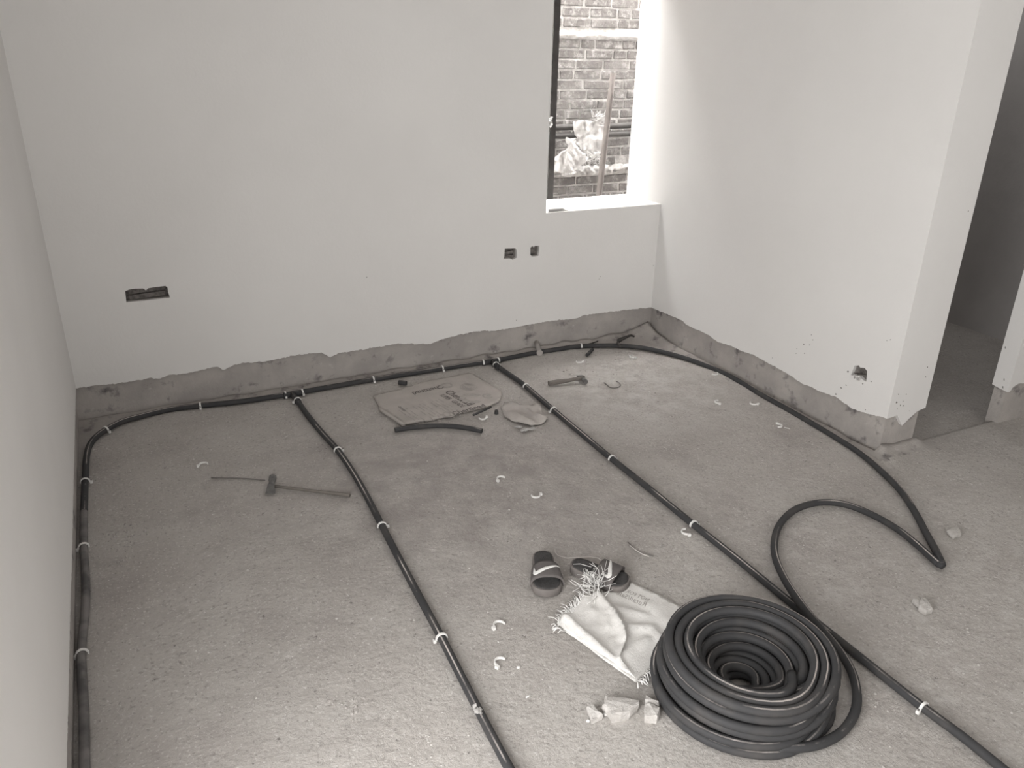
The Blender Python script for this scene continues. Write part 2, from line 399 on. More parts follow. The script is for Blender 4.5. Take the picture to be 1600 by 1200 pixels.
# crumbled brick ledge in the lower part of that hole
def rubble(bm, c, s, n, seed):
    q = random.Random(seed)
    for _ in range(n):
        m = Matrix.Translation((c[0]+q.uniform(-s[0], s[0]), c[1]+q.uniform(-s[1], s[1]), c[2]+q.uniform(-s[2], s[2])))
        r_ = bmesh.ops.create_icosphere(bm, subdivisions=1, radius=q.uniform(.004, .009), matrix=m)
        for v in r_['verts']: v.co += Vector((q.uniform(-1, 1), q.uniform(-1, 1), q.uniform(-1, 1)))*.0025
bm = bmesh.new(); pc = gx(1337, 588, X1); rubble(bm, (X1+.008, pc.y, pc.z-.004), (.012, .03, .006), 30, 3)
o = from_bm('crumbled_mortar', bm, M['mortar'], wall_right); o['kind'] = 'stuff'
# rough cement skin of the right wall's exposed foot, lumpier towards the corner
# ---- left wall
lb = dens([(-3.1, .16), (1.15, .165), (1.25, .17), (1.9, .172), (2.4, .176), (2.5, .168), (3.1, .173), (Y1, .172)], .003, a=5)
bm = bmesh.new(); sheet(bm, [[(-.45, .16) if False else lb[0]]+lb[1:]+[(Y1, H), (-3.1, H)], [(-.6, .172), (-.6, 2.3), (1.1, 2.3), (1.1, .172)]], lambda u, v, t: (t, u, v), X0, X0-TP)
wl = bmesh.new(); sheet(wl, [[(-3.2, -.1), (Y1+TP, -.1), (Y1+TP, H), (-3.2, H)], [(-.6, .02), (-.6, 2.3), (1.1, 2.3), (1.1, .02)]], lambda u, v, t: (t, u, v), X0-TP, X0-.2)
wall_left = struct(from_bm('wall_left', wl, M['cement'])); from_bm('plaster_coat', bm, M['plaster'], wall_left)

# ---- door wall (to the right of the doorway), lintel over it, side room beyond
F_ = lambda q: (lambda p: (p.y, p.z))(gx(q[0], q[1], XF))
YF0, YF1 = 2.205, 2.292
bm = bmesh.new(); box(bm, (XF+TP, YF0+TP, -.1), (6.1, YF1-.004, H)); box(bm, (XR, YD+TP, 2.12), (XF+TP+.01, 2.33, H))
wall_door = struct(from_bm('wall_door', bm, M['cement']))
bm = bmesh.new()
sheet(bm, [[(YF1, .19), (2.25, .184), (YF0, .18), (YF0, H), (YF1, H)]], lambda u, v, t: (t, u, v), XF, XF+TP)
fb2 = dens([(XF+TP, .182), (3.90, .2), (3.93, .215), (4.0, .21), (4.2, .2), (4.6, .19), (6.1, .19)], .004)
sheet(bm, [fb2+[(6.1, H), (XF+TP, H)]], lambda u, v, t: (u, t, v), YF0, YF0+TP)
from_bm('plaster_coat', bm, M['plaster'], wall_door)
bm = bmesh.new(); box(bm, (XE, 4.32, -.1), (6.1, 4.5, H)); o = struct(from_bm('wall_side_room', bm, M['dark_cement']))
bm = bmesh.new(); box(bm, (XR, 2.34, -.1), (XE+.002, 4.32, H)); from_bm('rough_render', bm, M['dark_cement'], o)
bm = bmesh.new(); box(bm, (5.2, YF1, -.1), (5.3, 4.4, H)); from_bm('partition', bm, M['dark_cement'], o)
# ---- rest of the shell behind the camera
bm = bmesh.new(); sheet(bm, [[(-.5, -.1), (6.2, -.1), (6.2, H), (-.5, H)]], lambda u, v, t: (u, t, v), -3.1, -3.3)
struct(from_bm('wall_rear', bm, M['plaster']))
bm = bmesh.new(); box(bm, (6.1, -3.3, -.1), (6.3, 4.5, H)); struct(from_bm('wall_far_right', bm, M['plaster']))
bm = bmesh.new(); box(bm, (-.5, -3.3, H), (6.3, YO, H+.15)); struct(from_bm('ceiling', bm, M['plaster']))

bm = bmesh.new()      # unseen box added outside the doorway beside the camera to block the sky
box(bm, (-2.4, -2.2, -.1), (-.5, 2.4, 0)); box(bm, (-2.4, -2.2, 2.5), (-.5, 2.4, 2.6)); box(bm, (-2.5, -2.2, -.1), (-2.4, 2.4, 2.6)); box(bm, (-2.4, -2.3, -.1), (-.5, -2.2, 2.6)); box(bm, (-2.4, 2.4, -.1), (-.5, 2.5, 2.6))
struct(from_bm('wall_sky_block', bm, M['plaster']))
# ---- flaked specks and chips on the plaster
def specks(parent, plane, pxs, seed):
    bm = bmesh.new(); q = random.Random(seed)
    for (px, py, r) in pxs:
        p = {'R': lambda: gx(px, py, X1), 'N': lambda: gy(px, py, YD), 'B': lambda: gy(px, py, Y1)}[plane]()
        k = 7; s = r*.0023; pts = []
        for i in range(k):
            a = 2*math.pi*i/k; rr = s*q.uniform(.5, 1.3); pts.append((rr*math.cos(a), rr*math.sin(a)*q.uniform(.5, 1.2)))
        if plane == 'R': fn = lambda u, v, t: (p.x-t, p.y+u, p.z+v)
        else: fn = lambda u, v, t: (p.x+u, p.y-t, p.z+v)
        sheet(bm, [pts], fn, -.0004, .0005)
    o = from_bm('chip_mark', bm, M['recess'], parent); o['kind'] = 'stuff'
specks(wall_right, 'R', [(1256,538,2.0),(1245,545,1.4),(1268,523,1.4),(1265,539,1.2),(1257,552,1.6),(1244,552,1.2),(1270,531,1.2),(1207,559,1.2),(1391,531,1.2),(1386,532,1.2),(1314,606,2.6),(1306,616,2.2),(1322,602,1.6),(1348,600,1.6),(1352,640,1.6),(1325,581,2.2),(1361,596,1.6)], 1)
specks(wall_right, 'N', [(1401,629,2.6),(1411,634,1.8),(1407,633,1.6),(1404,616,1.4),(1416,616,1.2),(1411,627,1.2),(1402,639,1.2),(1446,589,2.6),(1513,330,2),(1449,574,1.5),(1421,642,1.0)], 2)
specks(wall_back, 'B', [(807,500,1.6),(938,432,1.2),(936,436,1.0),(573,433,1.2),(1021,415,1.0)], 3)
bm = bmesh.new()
for px, py, r in [(1571,543,2.4),(1589,568,2.4),(1569,593,2.8),(1567,605,1.6)]:
    p = gx(px, py, XF)
    if YF0 < p.y < YF1:
        sheet(bm, [[(-.003, -.006), (.002, -.004), (.003, .006), (-.001, .005)]], lambda u, v, t: (p.x-t, p.y+u, p.z+v), -.0004, .0005)
if len(bm.verts): o = from_bm('chip_mark', bm, M['recess'], wall_door); o['kind'] = 'stuff'

# ------------------------------------------------------------------ alley behind the window
outside = bmesh.new(); box(outside, (-2, YO, -.6), (7, YB+.3, -.45)); struct(from_bm('ground_alley', outside, M['cement']))
wo = bmesh.new(); box(wo, (-2, YB-.004, -.5), (7, YB+.24, 3.9)); wall_outer = struct(from_bm('wall_outer', wo, M['mortar']))
PIT_ = .0699; Z0 = gy(930, 637*.2918, YB).z     # a bed joint
def brick_mesh(L, hgt, seed):
    q = random.Random(seed); bm = bmesh.new()
    box(bm, (-L/2, -.012, -hgt/2), (L/2, .05, hgt/2))
    bmesh.ops.bevel(bm, geom=bm.edges[:], offset=.004, segments=1, affect='EDGES')
    for v in bm.verts: v.co += Vector((q.uniform(-1, 1)*.003, q.uniform(-1, 1)*.004, q.uniform(-1, 1)*.003))
    bmesh.ops.recalc_face_normals(bm, faces=bm.faces[:])
    me = bpy.data.meshes.new('brick'); bm.to_mesh(me); bm.free(); me.materials.append(M['brick']); return me
stre = [brick_mesh(.218, .055, i) for i in range(4)]; head = [brick_mesh(.105, .055, 9+i) for i in range(3)]
rest = bmesh.new(); q = random.Random(4)
hole_c = gy(975, 243, YB); ledge_z = gy(900, 268, YB).z; conc_z = gy(930, 56, YB).z
for k in range(-26, 72):
    z = Z0+(k+.5)*PIT_
    if z < -.45 or z > 3.85: continue
    if abs(z-conc_z) < .033 or abs(z-ledge_z) < .036: continue
    x = -.9+q.uniform(0, .2)
    while x < 6.3:
        L = .218 if q.random() < .66 else .105
        xc = x+L/2; x += L+.013+q.uniform(0, .006)
        if math.hypot((xc-hole_c.x), (z-hole_c.z)*2) < .07: continue
        yy = YB+q.uniform(-.004, .004); rot = q.uniform(-.012, .012)
        if 2.35 < xc < 4.35 and .45 < z < 2.25:
            o = bpy.data.objects.new('brick', q.choice(stre if L > .2 else head)); C.objects.link(o)
            o.parent = wall_outer; o.location = (xc, yy, z); o.rotation_euler = (0, rot, 0)
        else: box(rest, (xc-L/2, yy-.012, z-.0275), (xc+L/2, yy+.03, z+.0275))
o = from_bm('brickwork', rest, M['brick'], wall_outer); o['kind'] = 'stuff'
def lumpy(bm, a, b, nx_, nz_, amp, seed, f=20):
    """rough slab proud of the wall between a and b (x,z), front at y=a[1]"""
    g = {}
    for i in range(nx_+1):
        for j in range(nz_+1):
            x = a[0]+(b[0]-a[0])*i/nx_; z = a[2]+(b[2]-a[2])*j/nz_
            e = math.sin(math.pi*j/nz_)**.5 if 0 < j < nz_ else 0
            g[i, j] = bm.verts.new((x, b[1]-(b[1]-a[1])*e-amp*e*fb(x*f, z*f, seed), z+.3*amp*fb(x*f, z*f, seed+9)))
    for i in range(nx_):
        for j in range(nz_): bm.faces.new((g[i, j], g[i+1, j], g[i+1, j+1], g[i, j+1])).smooth = True
bm = bmesh.new()
lumpy(bm, (1, YB-.03, conc_z-.027), (5.5, YB+.014, conc_z+.03), 240, 6, .016, 2)
lumpy(bm, (1, YB-.05, ledge_z-.04), (5.5, YB+.014, ledge_z+.045), 300, 10, .045, 4, 24)
o = from_bm('mortar_ledge', bm, M['mortar'], wall_outer)
# our own building's outer skin beside the window
bm = bmesh.new(); sheet(bm, [[(-2, -.5), (7, -.5), (7, 4.7), (-2, 4.7)], [(WX, SILL), (X1, SILL), (X1, WT), (WX, WT)]], lambda u, v, t: (u, t, v), YO, YO+.012)
from_bm('outer_skin', bm, M['plaster'], wall_back)

# horizontal pipes across the alley wall
def ypt(px, py, Y): return gy(px, py, Y)
zt1 = gy(968, 196.5, YB-.08).z; zt2 = gy(968, 209, YB-.08).z
a = tube_obj('horizontal_pole', [(1.2, YB-.08, zt1-.003), (2.6, YB-.082, zt1), (3.5, YB-.079, zt1), (5.2, YB-.08, zt1+.006)], .022, M['rust'], n=12)
tag(a, 'upper of the two horizontal poles crossing the brick wall outside', 'pole')
a = tube_obj('horizontal_pole', [(1.2, YB-.08, zt2+.003), (2.6, YB-.08, zt2), (3.5, YB-.083, zt2), (5.2, YB-.08, zt2)], .0225, M['rust'], n=12)
tag(a, 'lower of the two horizontal poles crossing the brick wall outside', 'pole')
# pole leaning in the alley
yl = YB-.28
pt = gy(958, 114, yl); pb = gy(936, 304, yl); dr = (pb-pt).normalized()
foot = pb+dr*((pb.z+.44)/-dr.z)
a = tube_obj('leaning_pole', [pt, foot], lambda t: .021+.006*t, M['pole'], n=10, step=.25)
tag(a, 'slanting wooden pole standing in the alley in front of the brick wall', 'pole')
# dark upright at the left edge of the opening
ue = [gy(868.5, 0, YO+.05), gy(858.6, 313, YO+.05)]
du = (ue[1]-ue[0]).normalized(); t1 = ue[0]-du*.25; f1 = ue[1]+du*((ue[1].z+.44)/-du.z)
bm = bmesh.new()
xa = .5*(t1.x+f1.x)
box(bm, (ue[1].x-.028, YO+.03, -.445), (ue[1].x+.014, YO+.065, 2.4))
a = from_bm('upright_bar', bm, M['rust']); tag(a, 'dark upright bar standing outside against the left edge of the window', 'bar')
bm = bmesh.new(); pp = gy(861, 190, YO+.03); rubble(bm, (pp.x-.004, pp.y-.002, pp.z), (.012, .006, .03), 14, 8)
o = from_bm('foam_lump', bm, M['rag'], None); tag(o, 'white lump stuck on the dark upright bar outside the window', 'foam')

# torn sacking hung on the poles
def rag(name, pxs, Y, seed, amp, lab, shift=0):
    pl = [(gy(a_, b_, Y).x, gy(a_, b_, Y).z) for a_, b_ in pxs]
    def fn(x, z):
        f = .5*nz(x*11+seed, z*4, seed)+.7*nz(x*24, z*9, seed+2)+.35*nz(x*50, z*30, seed)
        return (x+.01*nz(z*30, x*9, seed), Y-amp*f-.02, z)
    bm = bmesh.new(); cloth(bm, pl, .016, fn, .0015, .006)
    o = from_bm(name, bm, M['rag']); tag(o, lab, 'rag'); return o, pl
ra, pa = rag('torn_sack', [(893,191),(905,187),(918,189),(931,186),(941,179),(943,200),(941,216),(939,228),(933,243),(926,249),(915,240),(906,235),(900,222),(896,206)], YB-.13, 3, .035, 'white torn sacking draped over the horizontal poles outside')
rb_, pb_ = rag('torn_sack', [(882,214),(890,217),(897,215),(900,228),(908,238),(918,246),(910,255),(905,262),(893,268),(879,271),(864,265),(862,250),(872,240),(884,231)], YB-.20, 11, .035, 'crumpled white sacking hanging low at the left of the alley view')
def frays(name, centre, spread, n, L, up, parent, seed, r=.0011, m='rag'):
    bm = bmesh.new(); q = random.Random(seed)
    for _ in range(n):
        p = Vector([c+q.uniform(-s, s) for c, s in zip(centre, spread)])
        d = Vector((q.uniform(-1, 1), q.uniform(-1, 1), q.uniform(-1, 1))); d = (d+Vector(up)).normalized()*L*q.uniform(.4, 1)
        k = Vector((q.uniform(-1, 1), q.uniform(-1, 1), q.uniform(-.5, .5)))*L*.25
        tube(bm, [p, p+d*.5+k, p+d], r, 4, uv=False)
    o = from_bm(name, bm, M[m], parent); o['kind'] = 'stuff'; return o
c1 = gy(934, 188, YB-.14); frays('frayed_threads', c1, (.05, .01, .03), 50, .09, (.1, -.4, .7), ra, 5)
c1 = gy(925, 243, YB-.16); frays('frayed_threads', c1, (.09, .02, .04), 90, .08, (.2, -.4, -.6), rb_, 6)

# ------------------------------------------------------------------ pipes on the floor
RP = .0138; ZP = RP+.001
def fl(pts, z=ZP): return [gz(a_, b_, z) for a_, b_ in pts]
# ---- laid pipe along left and back wall, with both tees
net = empty('floor_conduit', gz(455, 614)); 
def child_shift(o, root): o.matrix_parent_inverse = root.matrix_basis.inverted(); return o
def mk(name, pts, m, root, z=ZP, r=RP):
    P = [p if isinstance(p, Vector) else gz(p[0], p[1], z) for p in pts]
    o = tube_obj(name, P, r, m, root); child_shift(o, root); return o
net.matrix_basis = Matrix.Translation(gz(455, 614))
left_px = [(133,1290),(132,1200),(131,1110),(127,1022),(133,955),(134,910),(131,855),(131,800),(133,753),(135,715),(141,694),(152,681),(165,672),(190,659),(222,650),(265,640),(313,634),(380,627),(452,616)]
mk('wall_run', left_px[:8], M['pipe_dusty'], net); mk('corner_run', left_px[7:], M['pipe'], net)
mk('middle_run', [(452,616),(520,604),(583,593),(640,584),(691,576),(735,569),(765,565)], M['pipe'], net)
for t_px, (pa_, pb2, pc_) in (((457,616), ((443,618.5),(472,613),(466,628))), ((769,565), ((754,567),(783,562),(779,575)))):
    c_ = gz(*t_px, ZP)
    bm = bmesh.new()
    def sock(a_, b_):
        d = (b_-a_).normalized(); L = (b_-a_).length
        tube(bm, [a_, a_+(b_-a_)*.72, a_+(b_-a_)*.74, b_-d*.002, b_], lambda t: RP+.0035 if t > .6 else RP+.0018, 12)
    for e in (pa_, pb2, pc_): sock(c_, gz(*e, ZP))
    child_shift(from_bm('tee_fitting', bm, M['pipe'], net), net)
mk('left_branch', [(459,619),(466,628),(480,648),(503,676),(528,704),(551,737),(575,779),(597,822),(620,866),(655,932),(690,997),(722,1060),(757,1128),(790,1190),(830,1262)], M['pipe'], net)
mk('right_branch', [(771,567),(784,577),(803,590),(822,604),(843,622),(865,641),(908,677),(956,717),(1020,768),(1084,820),(1150,872),(1215,925),(1262,962),(1310,1000),(1375,1052),(1443,1106),(1500,1148),(1560,1196),(1640,1262)], M['pipe'], net)
tag(net, 'black conduit laid along the left and back walls with two long branches', 'pipe')
# cement smear on the left branch
bm = bmesh.new(); pp = gz(747, 1110, ZP+RP); rubble(bm, (pp.x, pp.y, pp.z-.001), (.008, .02, .001), 12, 12)
o = from_bm('cement_smear', bm, M['mortar'], net); child_shift(o, net); o['kind'] = 'stuff'

# ---- the hose coil, its loose loop and the run it feeds
CX, CY = 1.437, 1.33
coil = empty('hose_coil', (CX, CY, 0))
q = random.Random(21); path = []
RC = .0136
outer_r = [.2500, .2470, .2440, .2400, .2360, .2330]
inner_r = [.03, .045, .10, .125, .142, .152]
offs = [(0, 0), (-.006, .006), (.008, .002), (-.002, -.004), (.012, -.002), (.010, -.004)]
radii = []
for k in range(6):
    rr = []; r_ = outer_r[k]
    while r_ > inner_r[k]: rr.append(r_); r_ -= .0285
    if k % 2 == 0: rr.reverse()
    radii += [(k, r_) for r_ in rr]
ns = 44; a0 = -.9
for i, (k, r_) in enumerate(radii):
    nk, nr = radii[i+1] if i+1 < len(radii) else (4, .118)
    z = RC+.002+k*.0265; z2 = RC+.002+nk*.0265
    ox, oy = offs[k]; ox2, oy2 = offs[nk]; jr = q.uniform(-.0015, .0015); ph = q.uniform(0, 6.28)
    for s in range(ns):
        t = s/ns; bl_ = max(0, (t-.84)/.16); bl_ = bl_*bl_*(3-2*bl_)
        R_ = r_*(1-bl_)+nr*bl_+jr*math.sin(2*math.pi*t)+.0012*math.sin(3*(2*math.pi*t)+ph)*math.sin(math.pi*t)
        a_ = a0+2*math.pi*t
        path.append(Vector((CX+ox*(1-bl_)+ox2*bl_+R_*math.cos(a_), CY+oy*(1-bl_)+oy2*bl_+R_*math.sin(a_), z*(1-bl_)+z2*bl_)))
bm = bmesh.new(); tube(bm, path, RC, 10); child_shift(from_bm('wound_turns', bm, M['pipe'], coil), coil)
coil.matrix_basis = Matrix.Translation((CX, CY, 0))
# re-parent offset for the mesh created above
coil.children[0].matrix_parent_inverse = coil.matrix_basis.inverted()
zl = lambda px, py, z: gz(px, py, z)
loop = [zl(1215,1168,.03), zl(1250,1168,.03), zl(1285,1161,.026), zl(1316,1143,.02), zl(1335,1115,.018), zl(1339,1085,.018), zl(1331,1050,.02), zl(1310,1015,.03), zl(1284,984,.043), zl(1262,958,.047),
        zl(1245,935,.044), zl(1226,905,.03), zl(1212,873,.02), zl(1210,846,.018), zl(1218,820,.018), zl(1238,799,.018), zl(1265,788,.018), zl(1295,785,.018), zl(1330,791,.018),
        zl(1370,808,.018), zl(1405,829,.018), zl(1435,853,.018), zl(1458,874,.02), zl(1467,882,.022)]
child_shift(tube_obj('loose_loop', loop, RP, M['pipe'], coil, step=.02), coil)
tip = [zl(1458,874,.02), zl(1467,881,.022), zl(1472,884,.026), zl(1470,877,.024), zl(1464,865,.02)]
child_shift(tube_obj('sharp_bend', tip, RP, M['pipe'], coil, step=.01), coil)
run = [(1470,879),(1462,860),(1447,833),(1430,801),(1408,768),(1380,739),(1345,709),(1300,680),(1240,645),(1190,617),(1150,593),(1117,577),(1075,561),(1035,550),(1000,543),(960,540),(908,541),(870,546),(820,554),(777,563)]
mk('wall_run', run, M['pipe'], coil)
tag(coil, 'big wound coil of black flexible pipe with a loose loop, beside the flattened white sack', 'pipe coil')

# ------------------------------------------------------------------ clips
def clip_mesh():
    bm = bmesh.new(); n = 10; ri, ro, hw = RP+.0006, RP+.0042, .0035
    rows = []
    for i in range(n+1):
        a_ = math.pi*1.12*i/n-.19
        ca, sa = math.cos(a_), math.sin(a_)
        rows.append([bm.verts.new((y_, r_*ca, r_*sa)) for y_ in (-hw, hw) for r_ in (ri, ro)])
    for a_, b_ in zip(rows, rows[1:]):
        for i, j in ((0, 1), (1, 3), (3, 2), (2, 0)): bm.faces.new((a_[i], a_[j], b_[j], b_[i]))
    bm.faces.new([rows[0][i] for i in (0, 2, 3, 1)]); bm.faces.new([rows[-1][i] for i in (0, 1, 3, 2)])
    box(bm, (-.0045, ro-.001, -.010), (.0045, ro+.0075, .001))
    bmesh.ops.recalc_face_normals(bm, faces=bm.faces[:])
    me = bpy.data.meshes.new('pipe_clip'); bm.to_mesh(me); bm.free(); me.materials.append(M['white']); return me
CM = clip_mesh()
bm = bmesh.new(); tube(bm, [Vector((0, RP+.008, -.0125)), Vector((0, RP+.008, .003)), Vector((0, RP+.008, .0035)), Vector((0, RP+.008, .005))], lambda t: .0011 if t < .5 else .0026, 8, uv=False)
nm = bpy.data.meshes.new('nail'); bm.to_mesh(nm); bm.free(); nm.materials.append(M['steel'])
def put_clip(loc, rz, lab, lying=False, flip=False, group=None, nail=True, s=1):
    o = bpy.data.objects.new('pipe_clip', CM); C.objects.link(o)
    if lying: o.matrix_basis = Matrix.Translation(loc+Vector((0, 0, .0045))) @ Matrix.Rotation(rz, 4, 'Z') @ Matrix.Rotation(math.pi/2, 4, 'Y') @ Matrix.Scale(s, 4)
    else: o.matrix_basis = Matrix.Translation(loc) @ Matrix.Rotation(rz+(math.pi if flip else 0), 4, 'Z') @ Matrix.Scale(s, 4)
    tag(o, lab, 'pipe clip', group)
    if nail: n_ = bpy.data.objects.new('nail', nm); C.objects.link(n_); n_.parent = o
    return o
# (px, py, neighbour px for the direction of the pipe, label)
on = [((128.5,1022),(131,1110),'white clip on the pipe by the left wall, nearest the camera'),
 ((131,855),(131,800),'white clip on the pipe by the left wall, second from the camera'),
 ((133,753),(131,800),'white clip on the pipe by the left wall, third from the camera'),
 ((165,672),(190,659),'white clip on the curve of the pipe in the left corner'),
 ((313,634),(265,640),'white clip on the back wall pipe between left corner and left tee'),
 ((446,617),(420,621),'white clip just left of the left tee'),
 ((472,613),(500,607),'white clip just right of the left tee'),
 ((583,593),(560,597),'white clip on the back wall pipe above the printed sack\'s left end'),
 ((691,576),(660,581),'white clip on the back wall pipe above the printed sack\'s far corner'),
 ((755,567),(735,569),'white clip just left of the right tee'),
 ((778,563),(800,558),'white clip just right of the right tee'),
 ((908,541),(930,540),'white clip on the pipe between the pincers and the back right corner'),
 ((465,626),(480,648),'white clip at the top of the left branch pipe, below the tee'),
 ((528,704),(551,737),'white clip on the left branch pipe level with the hammer, upper one'),
 ((597,822),(620,866),'white clip midway down the left branch pipe, below the left hammer'),
 ((690,997),(722,1060),'white clip on the left branch pipe, nearest the camera'),
 ((775,570),(803,590),'white clip at the top of the right branch pipe, below the tee'),
 ((822,604),(843,622),'white clip on the right branch pipe beside the hammer handle'),
 ((865,641),(908,677),'white clip on the right branch pipe beside the dusty crumpled bag'),
 ((956,717),(1020,768),'white clip on the right branch pipe, midway to the loose loop'),
 ((1084,820),(1150,872),'white clip on the right branch pipe just above the coil'),
 ((1443,1106),(1500,1148),'white clip on the right branch pipe at the lower right, past the coil')]
for i, (a_, b_, lab) in enumerate(on):
    p = gz(*a_, ZP); d = gz(*b_, ZP)-p
    put_clip(p, math.atan2(d.y, d.x), lab, flip=(i % 3 == 0), s=1.08, group='clips on the laid pipes')
loose = [((783,749),.3,'loose white clip lying on the floor between the branches, upper of two'),
 ((837,775),2.9,'loose white clip lying just right of and below another, between the branches'),
 ((1072,832),1.2,'loose white clip lying beside the right branch pipe above the coil'),
 ((780,978),.1,'loose white clip left of the white sack, farther of two'),
 ((782,1036),.5,'loose white clip left of the white sack, nearer of two'),
 ((318,727),.0,'lone pale clip on the bare floor at far left, inside the corner curve'),
 ((1117,585),3.1,'loose white clip touching the near side of the right wall pipe'),
 ((1122,629),1.0,'small white clip on the floor right of the bent wire, left of two'),
 ((1177,631),2.0,'small white clip on the floor close to the right wall pipe, right of two'),
 ((1216,666),4.0,'loose white clip beside a pale sliver near the right wall pipe'),
 ((905,566),2.6,'loose white clip on the floor behind the head of the small hammer'),
 ((988,558),1.6,'loose white clip on the floor just below the pipe\'s far bend'),
 ((754,654),3.0,'loose white clip between the printed sack and the curved offcut')]
import math as _m
for (a_, rz, lab) in loose:
    put_clip(gz(*a_, .002), rz+_m.pi/2, lab, lying=True, nail=False, s=1.12, group='loose clips on the floor')

# small white chips of plastic and plaster, thin slivers
def chunk(name, loc, s, mt, lab, cat, seed, flat=.6):
    bm = bmesh.new(); q = random.Random(seed)
    bmesh.ops.create_icosphere(bm, subdivisions=1, radius=s)
    for v in bm.verts: v.co = Vector((v.co.x*q.uniform(.7, 1.3), v.co.y*q.uniform(.7, 1.3), v.co.z*flat*q.uniform(.8, 1.2)))
    o = from_bm(name, bm, mt); o.location = loc+Vector((0, 0, s*flat*.7)); o.rotation_euler.z = q.uniform(0, 3)
    if lab: tag(o, lab, cat)
    return o
chunk('plastic_bit', gz(810, 1044), .007, M['white'], 'small white plastic bit right of the two loose clips by the white sack', 'plastic bit', 1)
chunk('plaster_bit', gz(919, 1127), .006, M['white'], 'tiny white bit in front of the leftmost grey stone', 'plaster bit', 2)
chunk('plaster_bit', gz(946, 1117), .007, M['white'], 'tiny white bit wedged between the leftmost stone and the flat slab', 'plaster bit', 3)
chunk('plastic_bit', gz(468, 593-.5), .008, M['white'], 'pale sliver lying behind the pipe near the left tee', 'plastic bit', 4, .3)
for i, (a_, b_, lab) in enumerate([((1225,667.5),(1234,670),'thin white sliver beside a loose clip near the right wall pipe'), ((822,1090),(829,1086),'thin white sliver on the floor left of the stones')]):
    o = tube_obj('plastic_sliver', [gz(*a_, .003), gz(*b_, .003)], .0022, M['white'], n=6); tag(o, lab, 'plastic sliver')

# grit all over the floor
bm = bmesh.new(); q = random.Random(31)
for _ in range(520):
    px = q.uniform(150, 1600); py = q.uniform(560, 1200)
    if px < 620 and q.random() < .75: continue
    if (575 < px < 862 and 580 < py < 682) or (825 < px < 1350 and 858 < py < 1200): continue
    p = gz(px, py)
    if p.x > X1-.02 or p.y > Y1-.03 or p.x < X0+.05: continue
    if q.random() < .5:     # clustered
        p += Vector((q.gauss(0, .03), q.gauss(0, .03), 0))
    s = q.choice((.0015, .002, .002, .003, .0042))
    r_ = bmesh.ops.create_icosphere(bm, subdivisions=1, radius=s, matrix=Matrix.Translation((p.x, p.y, floor_z(p.x, p.y)+s*.3)))
    for v in r_['verts']: v.co += Vector((q.uniform(-1, 1), q.uniform(-1, 1), q.uniform(-1, 0)))*s*.35
grit = from_bm('grit', bm, M['stone']); tag(grit, 'pale grit and crumbs of mortar scattered over the floor', 'grit', kind='stuff')
bm = bmesh.new()
for cx_, cy_, n_, sp in ((200, 835, 34, 22), (190, 878, 18, 10), (450, 583, 24, 12), (560, 560, 14, 8), (640, 547, 10, 8), (1230, 690, 16, 20), (920, 580, 26, 26), (550, 1100, 26, 16), (1015, 640, 20, 22)):
    for _ in range(n_):
        px, py = q.gauss(cx_, sp), q.gauss(cy_, sp*.5); p = gz(px, py); s = q.uniform(.002, .0055)
        if p.y > Y1-.02 or p.x > X1-.02: continue
        r_ = bmesh.ops.create_icosphere(bm, subdivisions=1, radius=s, matrix=Matrix.Translation((p.x, p.y, floor_z(p.x, p.y)+s*.2)))
        for v in r_['verts']: v.co += Vector((q.uniform(-1, 1), q.uniform(-1, 1), q.uniform(-1, 0)))*s*.4
g2 = from_bm('crumbs', bm, M['cement']); tag(g2, 'dark crumbs of dried cement in patches on the floor', 'crumbs', kind='stuff')

# ------------------------------------------------------------------ stones
def stone(pxs, h, lab, seed, name='stone'):
    q = random.Random(seed); top = [gz(a_, b_, h) for a_, b_ in pxs]
    c = sum(top, Vector())/len(top); P = []
    n = len(top)
    for i in range(n):                      # subdivide the outline
        a_, b_ = top[i], top[(i+1) % n]; P.append(a_); P.append((a_+b_)/2+Vector((q.uniform(-1, 1), q.uniform(-1, 1), 0))*.0025)
    bm = bmesh.new(); rings = []
    for k, (zz, sc) in enumerate(((-.002, .93), (h*.45, 1.03), (h*.85, .99), (h, .88))):
        rings.append([bm.verts.new((c.x+(p.x-c.x)*sc+q.uniform(-1, 1)*.0015, c.y+(p.y-c.y)*sc+q.uniform(-1, 1)*.0015, zz+(q.uniform(-1, 1)*.0025 if k else 0))) for p in P])
    for r1, r2 in zip(rings, rings[1:]):
        for i in range(len(P)): bm.faces.new((r1[i], r1[(i+1) % len(P)], r2[(i+1) % len(P)], r2[i]))
    ct = bm.verts.new((c.x, c.y, h+.003))
    for i in range(len(P)): bm.faces.new((rings[-1][i], rings[-1][(i+1) % len(P)], ct))
    bm.faces.new(list(reversed(rings[0])))
    o = from_bm(name, bm, M['stone']); tag(o, lab, 'stone'); return o
stone([(946,1086),(964,1087),(998,1092),(999,1098),(985,1111),(956,1116),(942,1100)], .032, 'largest flat grey slab of concrete in front of the white sack', 1)
stone([(917,1103),(928,1101),(942,1116),(925,1123)], .02, 'small grey stone left of the flat concrete slab', 2)
stone([(1008,1097),(1020,1099),(1032,1106),(1027,1119),(1007,1117)], .028, 'blocky grey stone between the slab and the coil', 3)
stone([(1010,1085),(1030,1095),(1029,1101),(1018,1098),(1008,1092)], .022, 'narrow pale stone just behind the blocky one, beside the coil', 4)
stone([(1480,828),(1496,822),(1503,833),(1490,838)], .015, 'flat pale stone right of the pipe\'s sharp bend', 5)
stone([(1439,934),(1447,933),(1458,951),(1448,954),(1436,947)], .02, 'pale triangular stone on the floor below the pipe\'s sharp bend', 6)
stone([(1426,936),(1434,932),(1440,938),(1436,946)], .012, 'small grey chip leaning on the pale triangular stone', 7)

